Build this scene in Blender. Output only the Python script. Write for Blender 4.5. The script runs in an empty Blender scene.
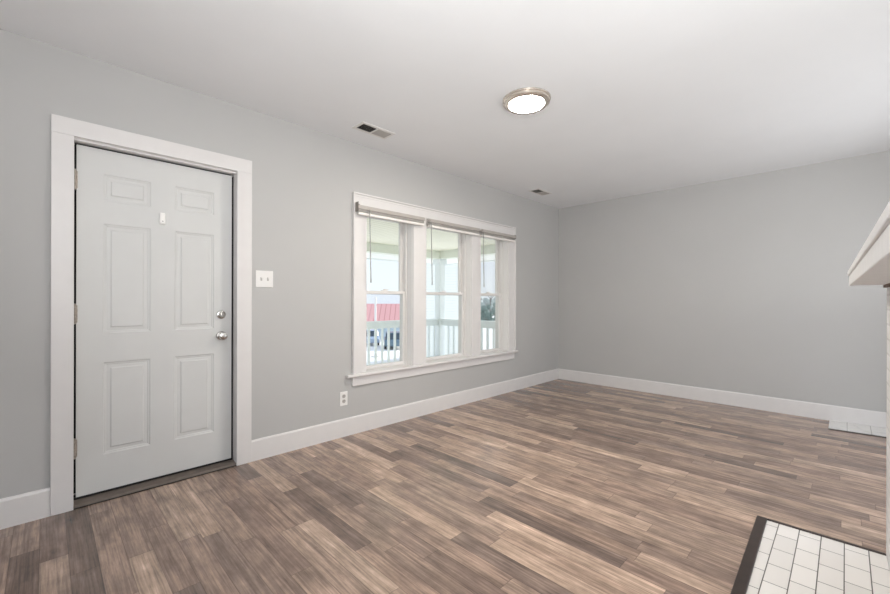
import bpy, bmesh, math, random
from mathutils import Vector, Matrix
random.seed(4)
S = bpy.context.scene
COL = S.collection
PI = math.pi

# ------------------------------------------------------------------ camera
H = 2.6            # ceiling height
YL = 3.107         # inner face of the window wall
XF = 5.566         # inner face of the far wall
XB = -2.6          # rear wall
YR = -0.80         # right wall
CAMZ = 1.1934
yaw, roll, fpx = 0.785837, 0.002369, 400.115
cam = bpy.data.cameras.new('camera')
cam.sensor_width = 36.0
cam.lens = fpx / 890 * 36
cam.shift_y = 3.386 / 890
cam.clip_start = 0.02
cam.clip_end = 400
camo = bpy.data.objects.new('camera', cam)
COL.objects.link(camo)
F = Vector((math.cos(yaw), math.sin(yaw), 0)); R = Vector((math.sin(yaw), -math.cos(yaw), 0)); U = Vector((0, 0, 1))
cx = R * math.cos(roll) + U * math.sin(roll)
cy = -R * math.sin(roll) + U * math.cos(roll)
m = Matrix.Identity(4)
for i in range(3):
    m[i][0] = cx[i]; m[i][1] = cy[i]; m[i][2] = -F[i]
m[2][3] = CAMZ
camo.matrix_world = m
S.camera = camo

# ------------------------------------------------------------------ light
S.view_settings.view_transform = 'Standard'
S.view_settings.look = 'None'
S.view_settings.gamma = 1
S.view_settings.use_curve_mapping = False
S.view_settings.exposure = 0.10
W = bpy.data.worlds.new('overcast_sky'); S.world = W; W.use_nodes = True
nt = W.node_tree; nt.nodes.clear()
tc = nt.nodes.new('ShaderNodeTexCoord'); sp = nt.nodes.new('ShaderNodeSeparateXYZ')
rp = nt.nodes.new('ShaderNodeValToRGB'); bg = nt.nodes.new('ShaderNodeBackground'); out = nt.nodes.new('ShaderNodeOutputWorld')
nt.links.new(tc.outputs['Generated'], sp.inputs[0]); nt.links.new(sp.outputs['Z'], rp.inputs[0])
rp.color_ramp.elements[0].position = 0.0; rp.color_ramp.elements[0].color = (0.80, 0.85, 0.90, 1)
rp.color_ramp.elements[1].position = 0.30; rp.color_ramp.elements[1].color = (0.70, 0.79, 0.97, 1)
nt.links.new(rp.outputs[0], bg.inputs[0]); bg.inputs[1].default_value = 1.22
nt.links.new(bg.outputs[0], out.inputs[0])

def sun(strength, rot):
    l = bpy.data.lights.new('sun', 'SUN'); l.energy = strength; l.angle = math.radians(12); l.color = (1, .97, .92)
    o = bpy.data.objects.new('sun', l); o.rotation_euler = rot; o.location = (0, -4, 9); COL.objects.link(o)
def area(name, loc, direction, sx, sy, power, color):
    l = bpy.data.lights.new(name, 'AREA'); l.shape = 'RECTANGLE'; l.size = sx; l.size_y = sy; l.energy = power; l.color = color
    o = bpy.data.objects.new(name, l); o.location = loc
    o.rotation_euler = Vector(direction).to_track_quat('-Z', 'Y').to_euler(); COL.objects.link(o)
    return o
sun(5.5, (0, math.radians(63), 0))
# two fill lights in made-up openings of the right wall, out of view
area('fill_light_side', (-.75, YR + .04, 1.4), (.5, .8, 0.1), 1.4, 1.4, 3, (1, .985, .96))
area('fill_light_far', (4.1, YR + .04, 1.2), (0, 1, -.08), 1.8, 1.9, 15, (.985, .995, 1))
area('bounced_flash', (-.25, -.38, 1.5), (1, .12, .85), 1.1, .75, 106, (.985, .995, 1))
LAMP_E = 190.0

# ------------------------------------------------------------------ materials
def srgb(r, g, b):
    f = lambda c: (c / 255 / 12.92) if c / 255 <= .04045 else ((c / 255 + .055) / 1.055) ** 2.4
    return (f(r), f(g), f(b), 1)
class N:
    def __init__(s, name):
        s.m = bpy.data.materials.new(name); s.m.use_nodes = True
        s.t = s.m.node_tree; s.b = s.t.nodes['Principled BSDF']; s.out = s.t.nodes['Material Output']
    def n(s, t, **k):
        x = s.t.nodes.new(t)
        for a, v in k.items(): setattr(x, a, v)
        return x
    def l(s, a, b): s.t.links.new(a, b)
    def val(s, sock, v):
        if hasattr(v, 'links'): s.l(v, sock)
        else: sock.default_value = v
    def math(s, op, a, b=0.0, c=None):
        x = s.n('ShaderNodeMath', operation=op)
        s.val(x.inputs[0], a); s.val(x.inputs[1], b)
        if c is not None: s.val(x.inputs[2], c)
        return x.outputs[0]
    def mix(s, f, a, b, mode='MIX'):
        x = s.n('ShaderNodeMix', data_type='RGBA', blend_type=mode)
        s.val(x.inputs[0], f); s.val(x.inputs[6], a); s.val(x.inputs[7], b)
        return x.outputs[2]
    def coord(s):
        return s.n('ShaderNodeTexCoord').outputs['Object']
    def noise(s, vec, scale, detail=4, rough=.55):
        x = s.n('ShaderNodeTexNoise'); s.l(vec, x.inputs['Vector'])
        x.inputs['Scale'].default_value = scale; x.inputs['Detail'].default_value = detail; x.inputs['Roughness'].default_value = rough
        return x.outputs[0]
    def mapr(s, v, a, b, c, d):
        x = s.n('ShaderNodeMapRange'); s.l(v, x.inputs[0])
        for i, q in enumerate((a, b, c, d)): x.inputs[i + 1].default_value = q
        return x.outputs[0]
    def ramp(s, v, stops, interp='LINEAR'):
        x = s.n('ShaderNodeValToRGB'); s.l(v, x.inputs[0]); cr = x.color_ramp; cr.interpolation = interp
        while len(cr.elements) < len(stops): cr.elements.new(.5)
        for e, (p_, c_) in zip(cr.elements, stops): e.position = p_; e.color = c_
        return x.outputs[0]
    def bump(s, h, strength, dist=.002):
        x = s.n('ShaderNodeBump'); s.l(h, x.inputs['Height']); x.inputs['Strength'].default_value = strength; x.inputs['Distance'].default_value = dist
        s.l(x.outputs[0], s.b.inputs['Normal'])
    def comb(s, x, y, z):
        c = s.n('ShaderNodeCombineXYZ')
        for i, v in enumerate((x, y, z)): s.val(c.inputs[i], v)
        return c.outputs[0]
def plain(name, col, rough=.5, metal=0, var=.05, scale=12, bump=.0, spec=.5):
    n = N(name); v = n.noise(n.coord(), scale)
    k = n.mapr(v, .3, .7, 1 - var, 1 + var)
    vm = n.n('ShaderNodeVectorMath', operation='SCALE'); vm.inputs[0].default_value = col[:3]; n.l(k, vm.inputs['Scale'])
    n.l(vm.outputs[0], n.b.inputs['Base Color'])
    n.b.inputs['Roughness'].default_value = rough; n.b.inputs['Metallic'].default_value = metal
    n.b.inputs['Specular IOR Level'].default_value = spec
    if bump: n.bump(n.noise(n.coord(), scale * 12, 6), bump)
    return n.m

def wood_floor():
    n = N('laminate_strips')
    s = n.n('ShaderNodeSeparateXYZ'); n.l(n.coord(), s.inputs[0]); x, y = s.outputs[0], s.outputs[1]
    u = n.math('DIVIDE', n.math('SUBTRACT', x, .079), .0965)
    row = n.math('FLOOR', u); fu = n.math('FRACT', u)
    w1 = n.n('ShaderNodeTexWhiteNoise', noise_dimensions='1D'); n.l(row, w1.inputs['W'])
    w1b = n.n('ShaderNodeTexWhiteNoise', noise_dimensions='1D'); n.l(n.math('ADD', row, 37.31), w1b.inputs['W'])
    ln = n.math('MULTIPLY_ADD', w1b.outputs['Value'], .55, .50)
    v = n.math('DIVIDE', n.math('MULTIPLY_ADD', w1.outputs['Value'], 4.7, y), ln)
    cell = n.math('FLOOR', v); fv = n.math('FRACT', v)
    w2 = n.n('ShaderNodeTexWhiteNoise', noise_dimensions='2D'); n.l(n.comb(row, cell, 0.0), w2.inputs['Vector'])
    rnd = w2.outputs['Value']
    w3 = n.n('ShaderNodeTexWhiteNoise', noise_dimensions='2D'); n.l(n.comb(n.math('ADD', row, 11.7), cell, 0.0), w3.inputs['Vector'])
    base = n.ramp(rnd, [(0, srgb(106, 89, 80)), (.12, srgb(125, 105, 94)), (.45, srgb(145, 122, 108)), (.68, srgb(156, 132, 116)), (.90, srgb(172, 147, 129)), (1, srgb(184, 159, 140))])
    grey = n.mapr(w3.outputs['Value'], .0, 1, .0, .35)
    base = n.mix(grey, base, n.mix(.5, base, srgb(140, 130, 122)))
    off = n.math('MULTIPLY', rnd, 71.0)
    gx = n.comb(n.math('MULTIPLY', x, 26.0), n.math('MULTIPLY_ADD', y, 2.6, off), off)
    g1 = n.noise(gx, 1.0, 6, .62)
    gx2 = n.comb(n.math('MULTIPLY', x, 120.0), n.math('MULTIPLY_ADD', y, 4.0, off), off)
    g2 = n.noise(gx2, 1.0, 4, .7)
    gs = n.noise(n.comb(n.math('MULTIPLY', x, 62.0), n.math('MULTIPLY_ADD', y, 1.1, off), off), 1.0, 4, .6)
    gx3 = n.comb(n.math('MULTIPLY', x, 11.0), n.math('MULTIPLY_ADD', y, 6.5, off), off)
    g3 = n.noise(gx3, 1.0, 5, .6)
    k = n.math('MULTIPLY', n.mapr(g1, .3, .7, .68, 1.24), n.math('MULTIPLY', n.mapr(g2, .32, .68, .66, 1.28), n.mapr(g3, .3, .7, .70, 1.22)))
    k = n.math('MULTIPLY', k, n.mapr(gs, .32, .68, .80, 1.18))
    rings = n.math('FRACT', n.math('MULTIPLY', n.noise(n.comb(n.math('MULTIPLY', x, 7.0), n.math('MULTIPLY_ADD', y, .9, off), off), 1.0, 2, .5), 9.0))
    k = n.math('MULTIPLY', k, n.mapr(n.math('ABSOLUTE', n.math('SUBTRACT', rings, .5)), .0, .5, 1.05, .92))
    # dark knots and cracks
    kn = n.mapr(n.noise(n.comb(n.math('MULTIPLY', x, 16.0), n.math('MULTIPLY_ADD', y, 7.0, off), off), 1.0, 8, .72), .58, .80, 1, .60)
    k = n.math('MULTIPLY', k, n.math('MAXIMUM', kn, .7))
    du = n.math('MULTIPLY', n.math('MINIMUM', fu, n.math('SUBTRACT', 1.0, fu)), .0965)
    dv = n.math('MULTIPLY', n.math('MINIMUM', fv, n.math('SUBTRACT', 1.0, fv)), ln)
    d = n.math('MINIMUM', du, dv)
    gap = n.mapr(d, .0004, .0022, .60, 1.1)
    k = n.math('MULTIPLY', k, gap)
    vm = n.n('ShaderNodeVectorMath', operation='SCALE'); n.l(base, vm.inputs[0]); n.l(k, vm.inputs['Scale'])
    n.l(vm.outputs[0], n.b.inputs['Base Color'])
    n.b.inputs['Roughness'].default_value = .24
    n.b.inputs['Specular IOR Level'].default_value = .68
    n.bump(gap, .08, .001)
    return n.m

def wall_paint(name, col):
    n = N(name); c = n.coord()
    k = n.mapr(n.noise(c, 1.6, 3), .3, .7, .985, 1.015)
    vm = n.n('ShaderNodeVectorMath', operation='SCALE'); vm.inputs[0].default_value = col[:3]; n.l(k, vm.inputs['Scale'])
    n.l(vm.outputs[0], n.b.inputs['Base Color']); n.b.inputs['Roughness'].default_value = .62
    n.b.inputs['Specular IOR Level'].default_value = .3
    n.bump(n.noise(c, 160, 5), .05, .001)
    return n.m

def tile_mat():
    n = N('white_hearth_tile')
    s = n.n('ShaderNodeSeparateXYZ'); n.l(n.coord(), s.inputs[0])
    br = n.n('ShaderNodeTexBrick', offset=.5, offset_frequency=2)
    n.l(n.comb(n.math('ADD', s.outputs[0], .241), n.math('ADD', s.outputs[1], .025), 0.0), br.inputs['Vector'])
    br.inputs['Color1'].default_value = srgb(236, 232, 228); br.inputs['Color2'].default_value = srgb(224, 220, 216); br.inputs['Mortar'].default_value = srgb(92, 88, 84)
    br.inputs['Scale'].default_value = 1; br.inputs['Mortar Size'].default_value = .0022; br.inputs['Mortar Smooth'].default_value = .3
    br.inputs['Brick Width'].default_value = .158; br.inputs['Row Height'].default_value = .082; br.inputs['Bias'].default_value = 0
    n.l(br.outputs['Color'], n.b.inputs['Base Color']); n.b.inputs['Roughness'].default_value = .28
    n.bump(n.math('SUBTRACT', 1.0, br.outputs['Fac']), .4, .0015)
    return n.m
def marble_mat():
    n = N('pale_marble_tile')
    c = n.coord(); s = n.n('ShaderNodeSeparateXYZ'); n.l(c, s.inputs[0])
    veins = n.ramp(n.noise(c, 9, 8, .7), [(.36, srgb(200, 198, 195)), (.48, srgb(224, 222, 218)), (1, srgb(234, 232, 228))])
    f = n.math('FRACT', n.math('DIVIDE', n.math('ADD', s.outputs[1], 4.098), .155))
    line = n.mapr(n.math('MINIMUM', f, n.math('SUBTRACT', 1.0, f)), .008, .02, 1, 0)
    n.l(n.mix(line, veins, srgb(150, 146, 141)), n.b.inputs['Base Color']); n.b.inputs['Roughness'].default_value = .3
    return n.m
def brick_mat():
    n = N('white_painted_brick'); c = n.coord(); s = n.n('ShaderNodeSeparateXYZ'); n.l(c, s.inputs[0])
    br = n.n('ShaderNodeTexBrick', offset=.5); n.l(n.comb(n.math('ADD', s.outputs[0], s.outputs[1]), s.outputs[2], 0.0), br.inputs['Vector'])
    br.inputs['Color1'].default_value = srgb(244, 244, 244); br.inputs['Color2'].default_value = srgb(234, 234, 234); br.inputs['Mortar'].default_value = srgb(222, 222, 222)
    br.inputs['Scale'].default_value = 1; br.inputs['Mortar Size'].default_value = .005; br.inputs['Brick Width'].default_value = .2; br.inputs['Row Height'].default_value = .068
    n.l(br.outputs['Color'], n.b.inputs['Base Color']); n.b.inputs['Roughness'].default_value = .55
    n.bump(n.math('ADD', n.math('SUBTRACT', 1.0, br.outputs['Fac']), n.math('MULTIPLY', n.noise(c, 60, 5), .35)), .8, .006)
    return n.m
def stripes(name, col, dark, axis, pitch, width, rough=.6):
    n = N(name); s = n.n('ShaderNodeSeparateXYZ'); n.l(n.coord(), s.inputs[0])
    f = n.math('FRACT', n.math('DIVIDE', s.outputs[axis], pitch))
    line = n.mapr(n.math('MINIMUM', f, n.math('SUBTRACT', 1.0, f)), width * .4, width, 1, 0)
    n.l(n.mix(line, col, dark), n.b.inputs['Base Color']); n.b.inputs['Roughness'].default_value = rough
    return n.m
def glass_mat():
    n = N('window_glass'); t = n.n('ShaderNodeBsdfTransparent'); t.inputs[0].default_value = (.96, .97, .965, 1)
    g = n.n('ShaderNodeBsdfGlossy'); g.inputs['Roughness'].default_value = .02
    lw = n.n('ShaderNodeLayerWeight'); lw.inputs[0].default_value = .25
    mx = n.n('ShaderNodeMixShader'); n.l(n.math('MULTIPLY', lw.outputs['Fresnel'], .35), mx.inputs[0]); n.l(t.outputs[0], mx.inputs[1]); n.l(g.outputs[0], mx.inputs[2])
    n.l(mx.outputs[0], n.out.inputs[0]); return n.m
def emit_mat(name, col, e):
    n = N(name); n.b.inputs['Base Color'].default_value = (.9, .9, .88, 1)
    n.b.inputs['Emission Color'].default_value = col; n.b.inputs['Emission Strength'].default_value = e; return n.m

M = dict(
    floor=wood_floor(),
    wall=wall_paint('grey_wall_paint', srgb(181, 180, 178)),
    ceil=wall_paint('white_ceiling_paint', srgb(232, 233, 234)),
    trim=plain('white_trim_paint', srgb(216, 213, 211), .38, var=.015, bump=.03),
    door=plain('white_door_paint', srgb(205, 205, 203), .42, var=.015, scale=5, bump=.03),
    vinyl=plain('white_vinyl_sash', srgb(216, 213, 210), .35, var=.01),
    glass=glass_mat(),
    nickel=plain('satin_nickel', srgb(190, 188, 184), .22, 1, var=.04),
    chrome=plain('brushed_pale_nickel', srgb(206, 197, 186), .25, .7, var=.02),
    hinge=plain('painted_over_hinge_metal', srgb(168, 158, 148), .4, .6, var=.25, scale=60),
    black=plain('gap_shade_rubber', srgb(16, 15, 15), .8, var=.1),
    thresh=plain('worn_brown_threshold', srgb(96, 86, 78), .5, var=.2, scale=20, bump=.1),
    rail=plain('grey_metal_head_rail', srgb(178, 172, 166), .38, .2, var=.05),
    slat=plain('white_blind_slat', srgb(226, 222, 217), .4, var=.02),
    wand=plain('smoky_plastic_wand', srgb(150, 150, 145), .3, var=.03),
    plate=plain('white_wall_plate_plastic', srgb(226, 224, 221), .35, var=.01),
    slot=plain('dark_slot', srgb(70, 66, 62), .6, var=.05),
    sensor=plain('white_sensor_plastic', srgb(240, 238, 234), .35, var=.01),
    ventframe=plain('pale_vent_frame_metal', srgb(222, 220, 216), .5, .0, var=.02),
    vent=plain('grey_painted_vent_metal', srgb(176, 172, 167), .5, .0, var=.04),
    duct=plain('duct_shade', srgb(34, 31, 29), .7, var=.1),  # near-black colour standing in for shade inside the vents
    tile=tile_mat(), marble=marble_mat(), brick=brick_mat(),
    darkwood=plain('dark_stained_wood', srgb(52, 40, 35), .38, var=.25, scale=18, bump=.1),
    mantel=plain('white_painted_mantel_wood', srgb(240, 240, 240), .5, var=.03, scale=20, bump=.15),
    rawwood=plain('raw_brown_wood', srgb(110, 80, 58), .6, var=.2, scale=30),
    soot=plain('sooty_firebrick', srgb(44, 40, 38), .9, var=.2),
    porchceil=stripes('cream_beadboard', srgb(246, 244, 228), srgb(222, 218, 200), 0, .085, .10),
    porchpaint=plain('pale_grey_porch_paint', srgb(224, 230, 231), .5, var=.03),
    beam=plain('sage_grey_beam_paint', srgb(222, 226, 214), .55, var=.03),
    soffit=plain('white_soffit', srgb(236, 238, 234), .55, var=.02),
    deck=stripes('grey_porch_boards', srgb(224, 224, 218), srgb(150, 150, 146), 0, .1, .05),
    concrete=plain('pale_concrete_lot', srgb(236, 234, 230), .8, var=.05, scale=.6),
    redroof=stripes('red_metal_roofing', srgb(220, 164, 160), srgb(188, 120, 122), 0, .62, .09, .5),
    greyroof=plain('grey_shingle', srgb(222, 222, 220), .8, var=.1, scale=4),
    siding=stripes('pale_blue_siding', srgb(196, 212, 222), srgb(160, 178, 190), 2, .16, .1),
    whitesiding=stripes('white_lap_siding', srgb(242, 245, 238), srgb(226, 230, 224), 2, .18, .1),
    carblue=plain('pale_blue_car_paint', srgb(172, 188, 208), .25, .2, var=.02),
    cargrey=plain('slate_car_paint', srgb(96, 118, 132), .25, .2, var=.02),
    carglass=plain('car_window', srgb(60, 74, 86), .1, var=.02),
    tyre=plain('tyre_rubber', srgb(40, 42, 44), .8, var=.05),
    bark=plain('grey_bark', srgb(104, 98, 92), .9, var=.2, scale=8),
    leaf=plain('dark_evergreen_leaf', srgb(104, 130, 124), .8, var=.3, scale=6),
    haze=plain('hazed_distant_foliage', srgb(176, 188, 184), .9, var=.2, scale=.5),  # distance haze is painted into this foliage colour
    pole=plain('white_painted_pole', srgb(236, 232, 228), .5, var=.02),
)

# ------------------------------------------------------------------ mesh helpers
class MB:
    def __init__(s): s.bm = bmesh.new()
    def box(s, a, b, rot=None, org=None):
        vs = []
        for z in (a[2], b[2]):
            for (x, y) in ((a[0], a[1]), (b[0], a[1]), (b[0], b[1]), (a[0], b[1])):
                v = Vector((x, y, z))
                if rot is not None: v = rot @ (v - org) + org
                vs.append(s.bm.verts.new(v))
        for f in ((3, 2, 1, 0), (4, 5, 6, 7), (0, 1, 5, 4), (1, 2, 6, 5), (2, 3, 7, 6), (3, 0, 4, 7)):
            s.bm.faces.new([vs[i] for i in f])
        return s
    def prism(s, prof, axis, a, b):
        """prof: closed 2D polygon in the two other axes (ordered), extruded along axis from a to b"""
        def P(q, t):
            l = [q[0], q[1]]; l.insert(axis, t); return Vector(l)
        A = [s.bm.verts.new(P(q, a)) for q in prof]; B = [s.bm.verts.new(P(q, b)) for q in prof]
        n = len(prof)
        s.bm.faces.new(A); s.bm.faces.new(B[::-1])
        for i in range(n): s.bm.faces.new((A[i], B[i], B[(i + 1) % n], A[(i + 1) % n]))
        return s
    def lathe(s, prof, c, ax, seg=32):
        """prof: (radius, distance along ax); c origin"""
        ax = Vector(ax).normalized(); t = Vector((0, 0, 1)) if abs(ax.z) < .9 else Vector((1, 0, 0))
        e1 = ax.cross(t).normalized(); e2 = ax.cross(e1); c = Vector(c); rings = []
        for r, d in prof:
            if r < 1e-6: rings.append([s.bm.verts.new(c + ax * d)])
            else: rings.append([s.bm.verts.new(c + ax * d + (e1 * math.cos(2 * PI * i / seg) + e2 * math.sin(2 * PI * i / seg)) * r) for i in range(seg)])
        for A, B in zip(rings, rings[1:]):
            for i in range(seg):
                j = (i + 1) % seg
                if len(A) == 1 and len(B) > 1: s.bm.faces.new((A[0], B[i], B[j]))
                elif len(B) == 1 and len(A) > 1: s.bm.faces.new((A[i], B[0], A[j]))
                elif len(A) > 1: s.bm.faces.new((A[i], B[i], B[j], A[j]))
        return s
    def tube(s, pts, r, seg=10):
        pts = [Vector(p) for p in pts]
        rad = r if isinstance(r, (list, tuple)) else [r] * len(pts); rings = []
        for k, p_ in enumerate(pts):
            d = (pts[min(k + 1, len(pts) - 1)] - pts[max(k - 1, 0)]).normalized()
            t = Vector((0, 0, 1)) if abs(d.z) < .9 else Vector((1, 0, 0))
            e1 = d.cross(t).normalized(); e2 = d.cross(e1)
            rings.append([s.bm.verts.new(p_ + (e1 * math.cos(2 * PI * i / seg) + e2 * math.sin(2 * PI * i / seg)) * rad[k]) for i in range(seg)])
        for A, B in zip(rings, rings[1:]):
            for i in range(seg):
                j = (i + 1) % seg; s.bm.faces.new((A[i], B[i], B[j], A[j]))
        s.bm.faces.new(rings[0][::-1]); s.bm.faces.new(rings[-1]); return s
    def build(s, name, mat, parent=None, bevel=0, smooth=False, org=None):
        bmesh.ops.recalc_face_normals(s.bm, faces=s.bm.faces)
        me = bpy.data.meshes.new(name)
        o = bpy.data.objects.new(name, me); COL.objects.link(o)
        if parent is not None:
            pl = parent_loc(parent); bmesh.ops.translate(s.bm, verts=s.bm.verts, vec=-pl); o.parent = parent
        elif org is not None:
            org = Vector(org); bmesh.ops.translate(s.bm, verts=s.bm.verts, vec=-org); o.location = org
        s.bm.to_mesh(me); s.bm.free(); me.materials.append(mat)
        if smooth:
            for f in me.polygons: f.use_smooth = True
            try: me.set_sharp_from_angle(angle=math.radians(40))
            except Exception: pass
        if bevel:
            b = o.modifiers.new('bevel', 'BEVEL'); b.width = bevel; b.segments = 2; b.limit_method = 'ANGLE'; b.angle_limit = math.radians(40)
        return o
def parent_loc(o):
    v = Vector(o.location)
    while o.parent: o = o.parent; v += Vector(o.location)
    return v
def tag(o, label=None, cat=None, group=None, kind=None):
    if label: o['label'] = label
    if cat: o['category'] = cat
    if group: o['group'] = group
    if kind: o['kind'] = kind
    return o
def empty(name, loc): 
    o = bpy.data.objects.new(name, None); o.location = loc; o.empty_display_size = .1; COL.objects.link(o); return o
def structure(o, label, cat): return tag(o, label, cat, kind='structure')

# ------------------------------------------------------------------ room shell
TH = .195
mb = MB(); mb.box((XB - .2, YR - .2, -.12), (XF + .2, YL + TH - .02, 0)); structure(mb.build('floor', M['floor']), 'grey brown wood-look strip laminate floor of the empty room', 'floor')
mb = MB(); mb.box((XB - .2, YR - .2, H), (XF + .2, YL + TH - .02, H + .15)); structure(mb.build('ceiling', M['ceil']), 'plain white painted ceiling', 'ceiling')

DX0, DX1, DZ = .100, .990, 2.130            # rough door opening
WIN = [(2.074, 2.634), (2.810, 3.534), (3.690, 4.256)]
WZ0, WZ1 = .50, 2.05
def wall_with_holes(axis, a0, a1, t0, t1, holes, z0=0.0, z1=H):
    """wall running along axis (0=x,1=y) from a0..a1, thickness t0..t1, holes (s,e,zlo,zhi)"""
    mb = MB()
    def bx(s, e, zl, zh):
        if e - s < 1e-5 or zh - zl < 1e-5: return
        if axis == 0: mb.box((s, t0, zl), (e, t1, zh))
        else: mb.box((t0, s, zl), (t1, e, zh))
    cur = a0
    for (s, e, zl, zh) in sorted(holes):
        bx(cur, s, z0, z1); bx(s, e, z0, zl); bx(s, e, zh, z1); cur = e
    bx(cur, a1, z0, z1)
    return mb
holes = [(DX0, DX1, 0, DZ)] + [(a, b, WZ0, WZ1) for a, b in WIN]
structure(wall_with_holes(0, XB, XF, YL, YL + TH - .02, holes).build('wall_left', M['wall']), 'light grey painted wall with the entry door and triple window', 'wall')
structure(wall_with_holes(0, XB - .2, XF + .2, YL + TH - .02, YL + TH, holes, -.12, H + .15).build('siding_wall', M['whitesiding']), 'white siding on the outside of the window wall', 'siding')  # unseen outer skin, made white to bounce daylight into the porch
structure(wall_with_holes(1, YR - .2, YL + TH - .02, XF, XF + .2, []).build('wall_far', M['wall']), 'bare light grey far wall', 'wall')
structure(wall_with_holes(0, XB, XF, YR - .2, YR, [(-1.55, .05, .65, 2.15), (3.15, 5.05, 0, 2.2)]).build('wall_right', M['wall']), 'light grey wall behind the fireplace', 'wall')  # both openings are unseen, added to hold the fill lights
structure(wall_with_holes(1, YR - .2, YL + TH - .02, XB - .2, XB, [(.2, 2.1, .55, 2.15)]).build('wall_rear', M['wall']), 'light grey wall behind the viewer', 'wall')  # unseen opening, added as a light inlet

BH, BT = .155, .015
def base_profile(): return [(0, 0), (BT, 0), (BT, BH - .012), (BT - .004, BH - .004), (BT - .009, BH), (0, BH)]
mb = MB()
for a, b in ((XB, .021), (1.076, XF)):
    mb.prism([(YL - q[0], q[1]) for q in base_profile()], 0, a, b)
structure(mb.build('baseboard_left', M['trim']), 'tall white baseboard along the window wall', 'baseboard')
mb = MB(); mb.prism([(XF - q[0], q[1]) for q in base_profile()], 1, YR, YL - BT)
structure(mb.build('baseboard_far', M['trim']), 'tall white baseboard along the far wall', 'baseboard')
mb = MB()
for a, b in ((XB, .7), (2.9, 3.15), (5.05, XF - BT)): mb.prism([(YR + q[0], q[1]) for q in base_profile()], 0, a, b)
structure(mb.build('baseboard_right', M['trim']), 'white baseboard along the fireplace wall', 'baseboard')

# ------------------------------------------------------------------ entry door and its trim
JX0, JX1, JZ = .112, .977, 2.117
CT = .02
dt = empty('trim_1', (.545, YL, 0)); structure(dt, 'flat white casing around the entry door', 'trim')
mb = MB()
mb.box((.021, YL - CT, 0), (JX0 + .003, YL, JZ + .002)); mb.box((JX1 - .002, YL - CT, 0), (1.076, YL, JZ + .002))
mb.box((.021, YL - CT, JZ + .002), (1.076, YL, 2.216))
mb.build('door_casing', M['trim'], dt, .0025)
mb = MB()
mb.box((DX0, YL, 0), (JX0, YL + TH, JZ)); mb.box((JX1, YL, 0), (DX1, YL + TH, JZ)); mb.box((DX0, YL, JZ), (DX1, YL + TH, DZ))
# stop beads behind the slab
mb.box((JX0, YL + .118, 0), (JX0 + .032, YL + .15, JZ)); mb.box((JX1 - .012, YL + .118, 0), (JX1, YL + .15, JZ)); mb.box((JX0, YL + .118, JZ - .012), (JX1, YL + .15, JZ))
mb.box((JX0, YL + .01, JZ - .010), (JX1, YL + .055, JZ))
mb.build('door_jamb', M['trim'], dt)
mb = MB(); mb.prism([(YL - .008, 0), (YL + TH, 0), (YL + TH, .022), (YL + .05, .022), (YL + .004, .014)], 0, JX0, JX1)
tag(mb.build('threshold', M['thresh'], dt), 'worn brown threshold strip')
mb = MB(); mb.box((JX0 + .001, YL + .072, .021), (JX1 - .001, YL + .117, .0355)); mb.box((JX1 - .0035, YL + .0715, .0355), (JX1 - .0004, YL + .1035, JZ - .02)); mb.box((JX0 + .002, YL - .0125, .0), (JX1 - .002, YL - .008, .005)); mb.box((JX0 + .001, YL + .104, .05), (JX0 + .030, YL + .117, JZ - .012)); mb.box((JX1 - .010, YL + .104, .05), (JX1 - .001, YL + .117, JZ - .012)); mb.box((JX0 + .01, YL + .1045, JZ - .019), (JX1 - .01, YL + .1175, JZ - .0005))  # seals, plus black strips painting the shade in door gaps and along threshold
tag(mb.build('weather_strip_and_gap_shade', M['black'], dt), 'black rubber weather strip and painted dark gaps around the door')

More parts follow.
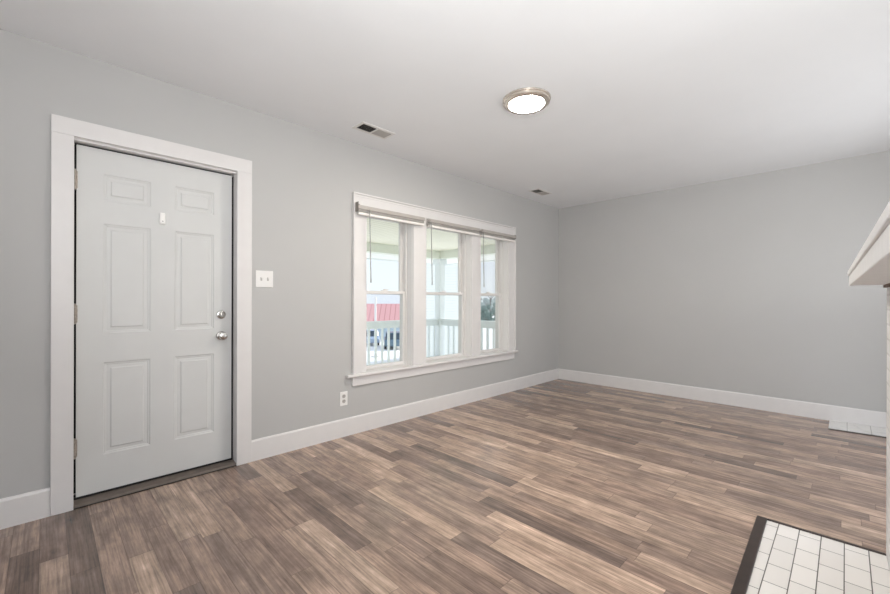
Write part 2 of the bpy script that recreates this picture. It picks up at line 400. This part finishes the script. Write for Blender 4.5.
SX0, SX1, SZ0, SZ1 = .1285, .9650, .036, 2.101
SY, ST = YL + .070, .034
kx = lambda v: v * 1.01275
kz = lambda v: CAMZ + (v - CAMZ) * 1.01275
door = empty('door_1', (SX0, SY, 0)); structure(door, 'white six panel entry door with knob and deadbolt', 'door')
def door_slab():
    mb = MB(); bm = mb.bm
    cols = [SX0, kx(.245), kx(.476), kx(.606), kx(.839), SX1]
    rows = [SZ0, kz(.266), kz(.817), kz(.992), kz(1.648), kz(1.786), kz(1.945), SZ1]
    V = {}
    def v(x, y, z):
        k = (round(x, 5), round(y, 5), round(z, 5))
        if k not in V: V[k] = bm.verts.new(k)
        return V[k]
    def ring(r0, r1):
        (a, b, c, d, y0), (e, f, g, h, y1) = r0, r1
        A = [v(a, y0, b), v(c, y0, b), v(c, y0, d), v(a, y0, d)]; B = [v(e, y1, f), v(g, y1, f), v(g, y1, h), v(e, y1, h)]
        for i in range(4): bm.faces.new((A[i], A[(i + 1) % 4], B[(i + 1) % 4], B[i]))
    for i in range(5):
        for j in range(7):
            x0, x1, z0, z1 = cols[i], cols[i + 1], rows[j], rows[j + 1]
            if i in (1, 3) and j in (1, 3, 5):
                prev = (x0, z0, x1, z1, SY)
                for ins, dy in ((.006, .0045), (.012, .005), (.016, .0075), (.034, .0062), (.040, .0018)):
                    cur = (x0 + ins, z0 + ins, x1 - ins, z1 - ins, SY + dy); ring(prev, cur); prev = cur
                a, b, c, d, y = prev; bm.faces.new((v(a, y, b), v(c, y, b), v(c, y, d), v(a, y, d)))
            else: bm.faces.new((v(x0, SY, z0), v(x1, SY, z0), v(x1, SY, z1), v(x0, SY, z1)))
    yb = SY + ST
    # edges and back
    for i in range(5):
        for z in (SZ0, SZ1): bm.faces.new((v(cols[i], SY, z), v(cols[i + 1], SY, z), v(cols[i + 1], yb, z), v(cols[i], yb, z)))
    for j in range(7):
        for x in (SX0, SX1): bm.faces.new((v(x, SY, rows[j]), v(x, SY, rows[j + 1]), v(x, yb, rows[j + 1]), v(x, yb, rows[j])))
    for i in range(5):
        for j in range(7): bm.faces.new((v(cols[i], yb, rows[j]), v(cols[i + 1], yb, rows[j]), v(cols[i + 1], yb, rows[j + 1]), v(cols[i], yb, rows[j + 1])))
    return mb
door_slab().build('door_slab', M['door'], door)
for zc in (1.885, 1.110, .335):
    hz = 1.193 + (zc - 1.193) * 1.012
    mb = MB(); mb.tube([(.1215, SY - .010, hz - .054), (.1215, SY - .010, hz + .054)], .0075, 12)
    for q in (-.056, .056): mb.lathe([(0, -.004), (.006, -.003), (.0065, .003), (0, .005)], (.1215, SY - .010, hz + q), (0, 0, 1), 10)
    for q in (-.035, -.012, .012, .035): mb.lathe([(.0079, -.0015), (.0085, 0), (.0079, .0015)], (.1215, SY - .010, hz + q), (0, 0, 1), 12)
    mb.box((.1285, SY - .003, hz - .05), (.134, SY, hz + .05))
    mb.build('hinge', M['hinge'], door, smooth=True)
lx = .884 * 1.01275
db = MB(); db.lathe([(0, .001), (.030, .001), (.031, -.004), (.028, -.011), (.020, -.014), (.018, -.020), (0, -.021)], (lx, SY, kz(1.088)), (0, 1, 0), 32)
dbo = db.build('deadbolt', M['nickel'], door, smooth=True)
mb = MB(); mb.box((lx - .004, SY - .034, kz(1.088) - .014), (lx + .004, SY - .019, kz(1.088) + .014)); mb.build('thumb_turn', M['nickel'], dbo, .002)
kb = MB(); kb.lathe([(0, .001), (.032, .001), (.033, -.004), (.029, -.010), (.014, -.013), (.012, -.030), (.020, -.036), (.0265, -.046), (.0275, -.055), (.024, -.064), (.012, -.069), (0, -.0695)], (lx, SY, kz(.939)), (0, 1, 0), 32)
kbo = kb.build('door_knob', M['nickel'], door, smooth=True)
mb = MB(); mb.lathe([(0, -.0695), (.007, -.0695), (.007, -.072), (0, -.073)], (lx, SY, kz(.939)), (0, 1, 0), 16); mb.build('lock_button', M['nickel'], kbo, smooth=True)
mb = MB()
for z in (kz(1.088), kz(.939)): mb.box((SX1 + .0006, SY + .006, z - .028), (SX1 + .0036, SY + .028, z + .028))
tag(mb.build('latch_plate', M['slot'], door), 'dark latch plates on the door edge')

# ------------------------------------------------------------------ triple window
wc = empty('trim_2', (3.16, YL, WZ0)); structure(wc, 'white casing, stool and apron around the triple window', 'trim')
OX0, OX1, OZ1 = 1.932, 4.396, 2.156
mb = MB()
mb.box((OX0 + .014, YL - CT, .537), (WIN[0][0], YL, WZ1)); mb.box((WIN[2][1], YL - CT, .537), (OX1 - .014, YL, WZ1))
mb.box((OX0 + .014, YL - CT, WZ1), (OX1 - .014, YL, OZ1 - .014))
mb.build('window_casing', M['trim'], wc, .002)
mb = MB()   # raised back band round the casing
mb.box((OX0, YL - .032, .537), (OX0 + .014, YL, OZ1)); mb.box((OX1 - .014, YL - .032, .537), (OX1, YL, OZ1)); mb.box((OX0 + .014, YL - .032, OZ1 - .014), (OX1 - .014, YL, OZ1))
mb.box((OX0 + .014, YL - .024, OZ1 - .034), (OX1 - .014, YL - CT, OZ1 - .026))
mb.build('back_band', M['trim'], wc, .003)
for a, b in ((WIN[0][1], WIN[1][0]), (WIN[1][1], WIN[2][0])):
    mb = MB(); mb.box((a, YL - CT, .537), (b, YL, WZ1)); mb.box((a, YL - .0, .537), (a + .006, YL + .012, WZ1))
    mb.build('mullion', M['trim'], wc, .002)
mb = MB(); mb.prism([(YL + .10, .505), (YL + .10, .537), (YL - .045, .537), (YL - .052, .530), (YL - .052, .517), (YL - .045, .511), (YL, .511), (YL, .505)], 0, WIN[0][0], WIN[2][1])
mb2 = MB(); prof = [(YL, .511), (YL, .537), (YL - .045, .537), (YL - .052, .530), (YL - .052, .517), (YL - .045, .511)]
mb2.prism(prof, 0, 1.868, 4.424)
for a, b in WIN: mb2.box((a, YL, .505), (b, YL + .135, .537))
mb.bm.free()
mb2.build('stool', M['trim'], wc)
mb = MB(); mb.prism([(YL, .424), (YL - .012, .424), (YL - .018, .430), (YL - .018, .500), (YL - .024, .511), (YL, .511)], 0, OX0, 4.386)
mb.build('apron', M['trim'], wc)

def window(idx, x0, x1):
    w = empty('window_%d' % idx, ((x0 + x1) / 2, YL, .53))
    structure(w, ['', 'double hung window nearest the entry door', 'middle double hung window of the three', 'double hung window nearest the far corner'][idx], 'window')
    mb = MB()   # jamb lining with the sash tracks
    ja, jb = YL, YL + TH
    t = .006
    mb.box((x0, ja, .537), (x0 + t, jb, WZ1)); mb.box((x1 - t, ja, .537), (x1, jb, WZ1)); mb.box((x0 + t, ja, WZ1 - t), (x1 - t, jb, WZ1))
    mb.box((x0 + t, YL + .135, .505), (x1 - t, jb + .03, .530))
    for xa, xb in ((x0 + t, x0 + t + .012), (x1 - t - .012, x1 - t)):
        mb.box((xa, YL + .080, .537), (xb, YL + .098, WZ1 - t)); mb.box((xa, YL + .136, .537), (xb, YL + .142, WZ1 - t))
    mb.build('window_frame', M['vinyl'], w)
    gx0, gx1 = x0 + t + .002, x1 - t - .002
    def sash(name, ya, yb, z0, z1, rb, rt, st):
        mb = MB(); mb.box((gx0, ya, z0), (gx0 + st, yb, z1)); mb.box((gx1 - st, ya, z0), (gx1, yb, z1))
        mb.box((gx0 + st, ya, z0), (gx1 - st, yb, z0 + rb)); mb.box((gx0 + st, ya, z1 - rt), (gx1 - st, yb, z1))
        s = mb.build(name, M['vinyl'], w, .003)
        g = MB(); ym = (ya + yb) / 2; g.box((gx0 + st - .004, ym - .003, z0 + rb - .004), (gx1 - st + .004, ym + .003, z1 - rt + .004))
        g.build('glass_pane', M['glass'], s)
        return s
    lo = sash('lower_sash', YL + .100, YL + .134, .5375, 1.285, .032, .030, .030)
    sash('upper_sash', YL + .144, YL + .178, 1.252, 2.042, .030, .050, .030)
    xm = (x0 + x1) / 2 + .02
    mb = MB(); mb.box((xm - .032, YL + .104, 1.285), (xm + .032, YL + .130, 1.292)); mb.lathe([(0, 0), (.014, 0), (.013, .012), (0, .013)], (xm, YL + .117, 1.292), (0, 0, 1), 16); mb.box((xm - .004, YL + .098, 1.296), (xm + .034, YL + .108, 1.303))
    mb.build('sash_lock', M['vinyl'], lo, .001)
for i, (a, b) in enumerate(WIN): window(i + 1, a, b)

# ------------------------------------------------------------------ raised blinds over the window
BY = YL - .034
def blind(x0, x1, label, bracket_end):
    t = empty('mini_blind', (x0, BY - .026, 1.95)); tag(t, label, 'blind', 'raised mini blinds across the triple window')
    ya, yb = BY - .042, BY - .0
    mb = MB(); mb.prism([(ya, 2.004), (yb, 2.004), (yb, 2.036), (yb - .004, 2.036), (yb - .004, 2.010), (ya + .004, 2.010), (ya + .004, 2.036), (ya, 2.036)], 0, x0 + .004, x1 - .004)
    mb.build('head_rail', M['rail'], t)
    mb = MB(); z = 1.9745
    while z < 2.0025:
        mb.prism([(ya + .005, z), (ya + .026, z + .0012), (yb - .005, z), (yb - .005, z + .0007), (ya + .026, z + .0019), (ya + .005, z + .0007)], 0, x0 + .012, x1 - .012); z += .0024
    mb.build('slat_stack', M['slat'], t)
    mb = MB(); mb.box((x0 + .010, ya + .003, 1.952), (x1 - .010, yb - .003, 1.974)); mb.build('bottom_rail', M['slat'], t, .004)
    for e, on_ in ((x0, bracket_end[0]), (x1, bracket_end[1])):
        if on_ is None: continue
        s = 1 if e == x0 else -1; xa, xb = sorted((e, e + s * .0035))
        mb = MB(); mb.box((xa, ya - .004, 2.000 - on_), (xb, yb + .003, 2.040 + on_)); xa, xb = sorted((e, e + s * .02)); mb.box((xa, ya - .004, 2.0385), (xb, yb + .003, 2.041)); mb.box((xa, yb + .001, 1.998), (xb, yb + .003, 2.04))
        mb.build('mounting_bracket', M['wandmetal'], t)
    wx = x0 + .112 if x0 < 2 else x0 + .012
    mb = MB(); mb.tube([(wx, ya - .004, 2.02), (wx, ya - .012, 2.005), (wx + .002, ya - .012, 1.99)], .0022, 8); mb.tube([(wx + .002, ya - .012, 1.992), (wx + .018, ya - .010, 1.37)], .005, 6); mb.lathe([(0, -.03), (.006, -.028), (.006, .004), (0, .006)], (wx + .018, ya - .010, 1.38), (0, 0, 1), 8)
    mb.build('tilt_wand', M['wand'], t)
M['wandmetal'] = plain('dark_bracket_metal', srgb(140, 134, 128), .4, .5, var=.05)
blind(1.945, 2.745, 'raised mini blind with a tilt wand over the window nearest the door', (.022, None))
blind(2.800, 3.610, 'raised mini blind with a tilt wand over the middle window', (None, None))
blind(3.640, 4.330, 'raised mini blind with a tilt wand over the window nearest the far corner', (None, .002))

# ------------------------------------------------------------------ small wall fittings
def switch():
    x0, x1, z0, z1 = 1.108, 1.236, 1.289, 1.414
    t = empty('light_switch', ((x0 + x1) / 2, YL, (z0 + z1) / 2)); tag(t, 'white double toggle light switch plate on the wall beside the door', 'light switch')
    mb = MB(); mb.box((x0, YL - .006, z0), (x1, YL, z1)); mb.build('wall_plate', M['plate'], t, .003)
    for q in (-.024, .024):
        xm, zm = (x0 + x1) / 2 + q, (z0 + z1) / 2
        mb = MB(); mb.box((xm - .006, YL - .0075, zm - .013), (xm + .006, YL - .0055, zm + .013)); f = mb.build('toggle', M['vent'], t)
        mb = MB(); mb.prism([(YL - .006, zm - .006), (YL - .006, zm + .006), (YL - .018, zm + .012), (YL - .018, zm + .005)], 0, xm - .0045, xm + .0045); mb.build('toggle_lever', M['plate'], f)
    for q in (-.024, .024):
        for w in (-.038, .038):
            mb = MB(); mb.lathe([(0, -.0072), (.003, -.0068), (.0032, -.0055)], ((x0 + x1) / 2 + q, YL, (z0 + z1) / 2 + w), (0, 1, 0), 10)
            mb.build('plate_screw', M['plate'], t)
switch()
def outlet():
    x0, x1, z0, z1 = 1.812, 1.888, .270, .392
    t = empty('power_outlet', ((x0 + x1) / 2, YL, (z0 + z1) / 2)); tag(t, 'small white duplex power outlet low on the wall under the window', 'power outlet')
    mb = MB(); mb.box((x0, YL - .006, z0), (x1, YL, z1)); mb.build('wall_plate', M['plate'], t, .003)
    xm, zm = (x0 + x1) / 2, (z0 + z1) / 2
    for q in (-.022, .022):
        mb = MB(); mb.lathe([(.0165, -.0085), (.0165, -.0055)], (xm, YL, zm + q), (0, 1, 0), 20); mb.lathe([(0, -.0085), (.0165, -.0085)], (xm, YL, zm + q), (0, 1, 0), 20)
        f = mb.build('socket', M['vent'], t)
        mb = MB()
        for a in (-.0065, .0065): mb.box((xm + a - .0014, YL - .0092, zm + q - .001), (xm + a + .0014, YL - .0084, zm + q + .008))
        mb.lathe([(0, -.0092), (.0026, -.0092), (.0026, -.0084)], (xm, YL, zm + q - .008), (0, 1, 0), 10)
        mb.build('slots', M['slot'], f)
outlet()
t = empty('door_sensor', (.543, SY, 1.74)); tag(t, 'small white oblong alarm sensor stuck high on the entry door', 'sensor')
xa, xb, za, zb = kx(.521), kx(.553), kz(1.683), kz(1.756)
mb = MB(); mb.box((xa, SY - .017, za), (xb, SY, zb)); mb.build('sensor_body', M['sensor'], t, .007)
mb = MB(); mb.lathe([(0, -.0182), (.004, -.018), (.0045, -.0165)], ((xa + xb) / 2, SY, za + .018), (0, 1, 0), 12); mb.build('indicator_dot', M['vent'], t)

# ------------------------------------------------------------------ ceiling lamp and vents
LC = (2.376, 1.578)
lamp = empty('ceiling_lamp', (LC[0], LC[1], H)); tag(lamp, 'round flush ceiling lamp with chrome rim and glowing white diffuser', 'ceiling lamp')
mb = MB(); mb.lathe([(0, 0), (.160, 0), (.166, -.005), (.164, -.013), (.158, -.016), (.160, -.021), (.158, -.030), (.148, -.037), (.128, -.040), (.124, -.038), (.124, -.032)], (*LC, H), (0, 0, 1), 64)
mb.build('chrome_rim', M['chrome'], lamp, smooth=True)
mb = MB(); mb.lathe([(.1235, -.033), (.121, -.040), (.095, -.044), (.05, -.046), (0, -.0465)], (*LC, H), (0, 0, 1), 48)
mb.build('diffuser', emit_mat('warm_white_diffuser', (1.0, .93, .82, 1), LAMP_E), lamp, smooth=True)

def vent(x0, x1, y0, y1, label):
    t = empty('ceiling_vent', ((x0 + x1) / 2, (y0 + y1) / 2, H)); tag(t, label, 'vent', 'ceiling vents along the window wall')
    f = .026; zb = H - .010
    mb = MB(); mb.box((x0, y0, zb + .004), (x1, y0 + f, H)); mb.box((x0, y1 - f, zb + .004), (x1, y1, H)); mb.box((x0, y0 + f, zb + .004), (x0 + f, y1 - f, H)); mb.box((x1 - f, y0 + f, zb + .004), (x1, y1 - f, H))
    xm = (x0 + x1) / 2; mb.box((xm - .006, y0 + f, zb + .002), (xm + .006, y1 - f, H - .002))
    mb.build('vent_frame', M['ventframe'], t, .001)
    mb = MB(); mb.box((x0 + f, y0 + f, H - .0022), (x1 - f, y1 - f, H - .0002)); tag(mb.build('duct_shade_sheet', M['duct'], t), 'dark sheet painting the shade behind the louvres')
    for (a, b, ang) in ((x0 + f, xm - .006, -1), (xm + .006, x1 - f, 1)):
        k = 11; pitch = (b - a) / k
        for i in range(k):
            c = a + pitch * (i + .5); mb = MB(); w = .0058 if ang > 0 else .0036
            z0_, z1_ = H - .0085, H - .003
            dx = w * ang
            mb.prism([(c + dx, y0 + f), (c + dx + .0012, y0 + f), (c + dx + .0012, y1 - f), (c + dx, y1 - f)], 2, z0_, z0_ + .001)
            bm = mb.bm
            for v in bm.verts: pass
            bm.clear()
            p = [(c - dx, z1_), (c - dx + .001, z1_), (c + dx + .001, z0_), (c + dx, z0_)]
            A = [bm.verts.new((q[0], y0 + f, q[1])) for q in p]; B = [bm.verts.new((q[0], y1 - f, q[1])) for q in p]
            bm.faces.new(A); bm.faces.new(B[::-1])
            for i_ in range(4): bm.faces.new((A[i_], B[i_], B[(i_ + 1) % 4], A[(i_ + 1) % 4]))
            mb.build('louvre', M['vent'], t)
vent(1.762, 2.088, 2.684, 2.842, 'grey ceiling vent above the near edge of the window')
vent(4.368, 4.690, 2.712, 2.872, 'grey ceiling vent near the far corner of the room')

# ------------------------------------------------------------------ fireplace on the right wall (turned a little, as in the photo)
FA = math.radians(1.14)
FO = Vector((2.795, -.137, 0))
RotF = Matrix.Rotation(FA, 3, 'Z')
def fmb(): return MB()
def fbox(mb, a, b): mb.box(a, b, RotF, Vector((0, 0, 0)))      # local frame: x along the breast (0 = far edge), y out of it
def ffin(mb, name, mat, parent, bevel=0):
    return mb.build(name, mat, parent, bevel)
fire = empty('fireplace', (FO.x, FO.y, 0)); fire.rotation_euler = (0, 0, 0); tag(fire, 'white painted brick fireplace with a wooden mantel shelf at the right edge', 'fireplace')
def local(mb):
    bmesh.ops.rotate(mb.bm, verts=mb.bm.verts, cent=(0, 0, 0), matrix=RotF); bmesh.ops.translate(mb.bm, verts=mb.bm.verts, vec=FO); return mb
FL = 2.05; FD = .60; MZ0, MZ1 = 1.271, 1.346
mb = MB()
mb.box((-.62, -FD, 0), (0, 0, MZ0)); mb.box((-FL, -FD, 0), (-1.43, 0, MZ0)); mb.box((-1.43, -FD, .80), (-.62, 0, MZ0))
br = local(mb).build('brick_breast', M['brick'], fire)
mb = MB(); mb.box((-1.43, -FD, 0.001), (-.62, -FD + .05, .80)); mb.box((-1.43, -FD + .05, 0.001), (-.62, -.002, .012))
tag(local(mb).build('firebox', M['soot'], fire), 'dark sooty firebox')
mb = MB()
mb.box((-FL - .05, -FD, MZ0), (.058, .124, MZ1 - .026))
mant = local(mb).build('mantel_shelf', M['mantel'], fire, .003)
mb = MB(); mb.box((-FL - .055, -FD, MZ1 - .026), (.063, .129, MZ1)); local(mb).build('mantel_top_board', M['mantel'], mant, .003)
mb = MB(); mb.box((-.30, -.012, MZ0 - .013), (.010, .010, MZ0)); tag(local(mb).build('ledger_block', M['rawwood'], fire), 'bare brown wood ledger under the shelf')

hearth = empty('hearth', (FO.x, FO.y, 0)); tag(hearth, 'white tiled floor hearth with dark wood border in front of the fireplace', 'hearth')
mb = MB(); mb.box((-FL, .001, 0), (-.022, .435, .008)); ht = local(mb).build('hearth_tiles', M['tile'], hearth)
mb = MB(); mb.box((-FL, .435, 0), (-.010, .480, .016)); local(mb).build('wood_border', M['darkwood'], hearth, .004)
mb = MB(); mb.box((-.022, .001, 0), (-.010, .435, .016)); local(mb).build('wood_border', M['darkwood'], hearth, .003)

# second tile strip against the far wall
t = empty('floor_tile_strip', (5.36, -.1, 0)); tag(t, 'strip of pale marble tiles on the floor against the far baseboard', 'floor tiles')
mb = MB(); mb.prism([(5.185, .110), (5.549, .110), (5.549, -.62), (5.255, -.62)], 2, 0, .010)
mb.build('marble_tiles', M['marble'], t)
mb = MB(); mb.prism([(5.165, .110), (5.184, .110), (5.254, -.62), (5.235, -.62)], 2, 0, .006); mb.build('wood_edge', M['darkwood'], t)

# ------------------------------------------------------------------ porch
PX, PY = 5.58, 5.73        # corner column
PF, PBZ, PCZ = -.06, 2.010, 2.16
Y0 = YL + TH
mb = MB(); mb.box((-4, Y0, PF - .15), (PX + .12, PY + .12, PF)); structure(mb.build('porch_floor', M['deck']), 'grey board porch floor outside the window', 'porch floor')
mb = MB(); mb.box((-4, Y0, PCZ), (PX + .95, PY + .95, PCZ + .08)); structure(mb.build('porch_ceiling', M['porchceil']), 'cream beadboard porch ceiling outside the window', 'porch ceiling')
mb = MB(); mb.box((-4, PY - .10, PBZ), (PX + .08, PY + .08, PCZ)); mb.box((PX - .10, Y0, PBZ), (PX + .08, PY - .10, PCZ))
structure(mb.build('porch_beam', M['beam']), 'sage grey beam around the porch edge', 'beam')
mb = MB(); mb.box((-4, PY + .08, PBZ + .02), (PX + .95, PY + .95, PBZ + .06)); mb.box((PX + .08, Y0, PBZ + .02), (PX + .95, PY + .08, PBZ + .06))
structure(mb.build('porch_soffit', M['soffit']), 'white soffit under the porch eave', 'soffit')
mb = MB(); mb.box((-4, PY + .95, PBZ + .0), (PX + 1.05, PY + 1.05, PBZ + .13)); mb.box((PX + .95, Y0, PBZ + .0), (PX + 1.05, PY + .95, PBZ + .13))
structure(mb.build('porch_gutter', M['porchpaint']), 'pale gutter along the porch eave', 'gutter')
t = empty('porch_column', (PX, PY, PF)); tag(t, 'square pale grey porch column at the corner of the railing', 'column')
mb = MB(); mb.box((PX - .075, PY - .075, PF), (PX + .075, PY + .075, PBZ)); mb.build('shaft', M['porchpaint'], t, .012)
mb = MB(); mb.box((PX - .10, PY - .10, PF), (PX + .10, PY + .10, PF + .14)); mb.build('plinth', M['porchpaint'], t, .008)
mb = MB(); mb.box((PX - .10, PY - .10, PBZ - .10), (PX + .10, PY + .10, PBZ)); mb.build('capital', M['porchpaint'], t, .008)
def railing(axis, a, b, fixed, label):
    c = (a if axis == 0 else fixed, fixed if axis == 0 else a, PF)
    t = empty('porch_railing', c); tag(t, label, 'railing', 'porch railings')
    def bx(mb, s, e, z0, z1, w):
        if axis == 0: mb.box((s, fixed - w, z0), (e, fixed + w, z1))
        else: mb.box((fixed - w, s, z0), (fixed + w, e, z1))
    mb = MB(); bx(mb, a, b, .70, .815, .02); bx(mb, a, b, .79, .83, .045); mb.build('top_rail', M['porchpaint'], t)
    mb = MB(); bx(mb, a, b, .04, .10, .022); mb.build('bottom_rail', M['porchpaint'], t)
    x = a + .07
    while x < b - .05:
        mb = MB(); bx(mb, x - .018, x + .018, .10, .70, .016); mb.build('baluster', M['porchpaint'], t); x += .139
railing(0, 1.60, PX - .077, PY, 'pale grey baluster railing along the front of the porch')
railing(1, Y0 + .02, PY - .077, PX, 'pale grey baluster railing across the end of the porch')

# ------------------------------------------------------------------ the street below
GZ = -3.5
mb = MB(); mb.box((-120, -60, GZ - .5), (260, 260, GZ)); structure(mb.build('ground', M['concrete']), 'pale concrete lot below the porch', 'ground')
mb = MB(); mb.box((-4, Y0 - .05, GZ), (PX + .10, PY + .10, PF - .15)); structure(mb.build('porch_foundation', M['whitesiding']), 'porch foundation', 'foundation')
def along(px, dist):      # a point on the ground in a given direction of view (metres in front)
    u = (px - 445) / fpx
    return Vector((dist * (F.x + u * R.x), dist * (F.y + u * R.y), GZ))
def house(name, c, w, d, wall_h, roof_h, ang, wallm, roofm, label, cat='house', win=True):
    t = empty(name, c); t.rotation_euler = (0, 0, ang); tag(t, label, cat)
    def fin(mb, nm, mat, par=None):
        bmesh.ops.recalc_face_normals(mb.bm, faces=mb.bm.faces); me = bpy.data.meshes.new(nm); mb.bm.to_mesh(me); mb.bm.free(); me.materials.append(mat)
        o = bpy.data.objects.new(nm, me); COL.objects.link(o); o.parent = par or t; return o
    mb = MB(); mb.box((-w / 2, -d / 2, 0), (w / 2, d / 2, wall_h)); mb.prism([(-d / 2, wall_h), (d / 2, wall_h), (0, wall_h + roof_h)], 0, -w / 2, w / 2); wl = fin(mb, 'house_walls', wallm)
    e = .5; s = roof_h / (d / 2); th = .14
    mb = MB(); mb.prism([(-d / 2 - e, wall_h - s * e), (0, wall_h + roof_h), (d / 2 + e, wall_h - s * e), (d / 2 + e, wall_h - s * e + th), (0, wall_h + roof_h + th), (-d / 2 - e, wall_h - s * e + th)], 0, -w / 2 - .3, w / 2 + .3)
    fin(mb, 'roof', roofm)
    mb = MB(); mb.box((-w / 2 - .3, -d / 2 - e - .06, wall_h - s * e - .12), (w / 2 + .3, -d / 2 - e, wall_h - s * e + .10)); fin(mb, 'eave_board', M['soffit'])
    if win:
        k = max(1, int(w / 3))
        for i in range(k):
            x = -w / 2 + w * (i + .5) / k
            mb = MB(); mb.box((x - .55, -d / 2 - .05, wall_h * .35), (x + .55, -d / 2, wall_h * .75)); f = fin(mb, 'house_window', M['soffit'])
            mb = MB(); mb.box((x - .45, -d / 2 - .07, wall_h * .35 + .1), (x + .45, -d / 2 - .04, wall_h * .75 - .1)); fin(mb, 'house_window_pane', M['carglass'], f)
    return t
c = along(372, 52)
house('red_roofed_building', c, 14, 8, 2.2, 1.9, yaw - PI / 2 + .08, M['siding'], M['redroof'], 'low building with a red metal roof across the lot', 'building', win=False)
house('white_house', along(433, 30), 3.8, 7, 8.6, 2.2, yaw - PI / 2 + .1, M['whitesiding'], M['greyroof'], 'tall white sided house behind the porch column', win=False)
house('grey_roofed_house', along(372, 75), 16, 10, 3.6, 2.2, yaw - PI / 2 - .1, M['whitesiding'], M['greyroof'], 'distant grey roofed house beyond the red roof')

def car(px, dist, ang, paint, label):
    p = along(px, dist); t = empty('parked_car', p); t.rotation_euler = (0, 0, ang); tag(t, label, 'car', 'cars parked below the porch')
    def fin(mb, nm, mat, bev=0):
        bmesh.ops.recalc_face_normals(mb.bm, faces=mb.bm.faces); me = bpy.data.meshes.new(nm); mb.bm.to_mesh(me); mb.bm.free(); me.materials.append(mat)
        o = bpy.data.objects.new(nm, me); COL.objects.link(o); o.parent = t
        if bev: b = o.modifiers.new('bevel', 'BEVEL'); b.width = bev; b.segments = 3
    mb = MB(); mb.prism([(-2.2, .32), (-2.25, .75), (-1.9, .95), (1.0, 1.0), (2.0, .85), (2.25, .6), (2.2, .32)], 1, -.88, .88); fin(mb, 'body', paint, .08)
    mb = MB(); mb.prism([(-1.75, .96), (-1.2, 1.5), (.2, 1.52), (1.0, .98)], 1, -.76, .76); fin(mb, 'cabin', M['carglass'], .06)
    mb = MB(); mb.prism([(-1.22, 1.49), (-1.1, 1.55), (.1, 1.57), (.24, 1.50)], 1, -.72, .72); fin(mb, 'roof', paint)
    for x in (-1.4, 1.4):
        for y in (-.80, .80):
            mb = MB(); mb.lathe([(0, -.1), (.28, -.1), (.34, -.07), (.34, .07), (.28, .1), (0, .1)], (x, y, .34), (0, 1, 0), 20); fin(mb, 'wheel', M['tyre'])
car(370.5, 43, yaw + .2, M['carblue'], 'pale blue parked car seen between the railing balusters')
car(393.5, 40, yaw + .15, M['cargrey'], 'dark slate grey parked car to the right of the pale blue one')
t = empty('white_pole', along(375.5, 33)); tag(t, 'slim white pole standing in front of the red roof', 'pole')
q = along(375.5, 33); mb = MB(); mb.tube([q, q + Vector((0, 0, 5.0))], .085, 12); mb.build('pole_shaft', M['pole'], t)
mb = MB(); mb.box((q.x - .25, q.y - .25, GZ), (q.x + .25, q.y + .25, GZ + .15)); mb.build('pole_base', M['pole'], t)

def blob_tree(px, dist, height, rad, mat, label, group, n=46, trunk=.18, low=.35, name='tree'):
    p = along(px, dist); t = empty(name, p); tag(t, label, 'tree', group)
    rnd = random.Random(int(px * 7 + dist))
    mb = MB(); mb.tube([p, p + Vector((0, 0, height * .5)), p + Vector((.1, 0, height * .85))], [trunk, trunk * .7, trunk * .2], 8); mb.build('trunk', M['bark'], t)
    mb = MB()
    for i in range(n):
        a = rnd.random() * 2 * PI; h = low + (1 - low) * rnd.random(); rr = rad * math.sqrt(rnd.random()) * (1.1 - .7 * (h - low) / (1 - low))
        c = p + Vector((math.cos(a) * rr, math.sin(a) * rr, h * height))
        r = rad * (.18 + .16 * rnd.random())
        q = bmesh.ops.create_icosphere(mb.bm, subdivisions=2, radius=r, matrix=Matrix.Translation(c))
        for v in q['verts']: v.co += Vector((rnd.uniform(-1, 1), rnd.uniform(-1, 1), rnd.uniform(-1, 1))) * r * .22
    mb.build('foliage', mat, t)
blob_tree(486, 76, 3.6, 1.5, M['leaf'], 'dark evergreen bush beyond the end railing, left one of the two', 'bushes beyond the end railing', 60, low=.12, name='evergreen_bush')
blob_tree(498, 82, 3.8, 1.9, M['leaf'], 'dark evergreen bush beyond the end railing, right one of the two', 'bushes beyond the end railing', 60, low=.12, name='evergreen_bush')
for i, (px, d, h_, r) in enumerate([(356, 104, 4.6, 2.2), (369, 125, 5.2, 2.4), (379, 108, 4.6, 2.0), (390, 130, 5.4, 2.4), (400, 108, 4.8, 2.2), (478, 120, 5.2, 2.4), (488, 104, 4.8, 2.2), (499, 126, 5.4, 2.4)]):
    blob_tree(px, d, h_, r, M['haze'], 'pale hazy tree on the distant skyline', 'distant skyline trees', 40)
# bare tree beyond the end railing
p = along(490, 88); t = empty('bare_tree', p); tag(t, 'bare leafless tree with thin slanting branches beyond the end railing', 'tree')
mb = MB(); mb.tube([p, p + Vector((.05, 0, 3)), p + Vector((.15, -.1, 5.6))], [.10, .09, .05], 8); mb.build('trunk', M['bark'], t)
rnd = random.Random(3)
for i in range(9):
    z = 2.9 + i * .28; a = rnd.random() * 6.28; L_ = 2.0 - i * .1
    b0 = p + Vector((.08, 0, z)); mb = MB(); mb.tube([b0, b0 + Vector((math.cos(a) * L_ * .5, math.sin(a) * L_ * .5, .6)), b0 + Vector((math.cos(a) * L_, math.sin(a) * L_, 1.5))], [.07, .05, .02], 6); mb.build('branch', M['bark'], t)
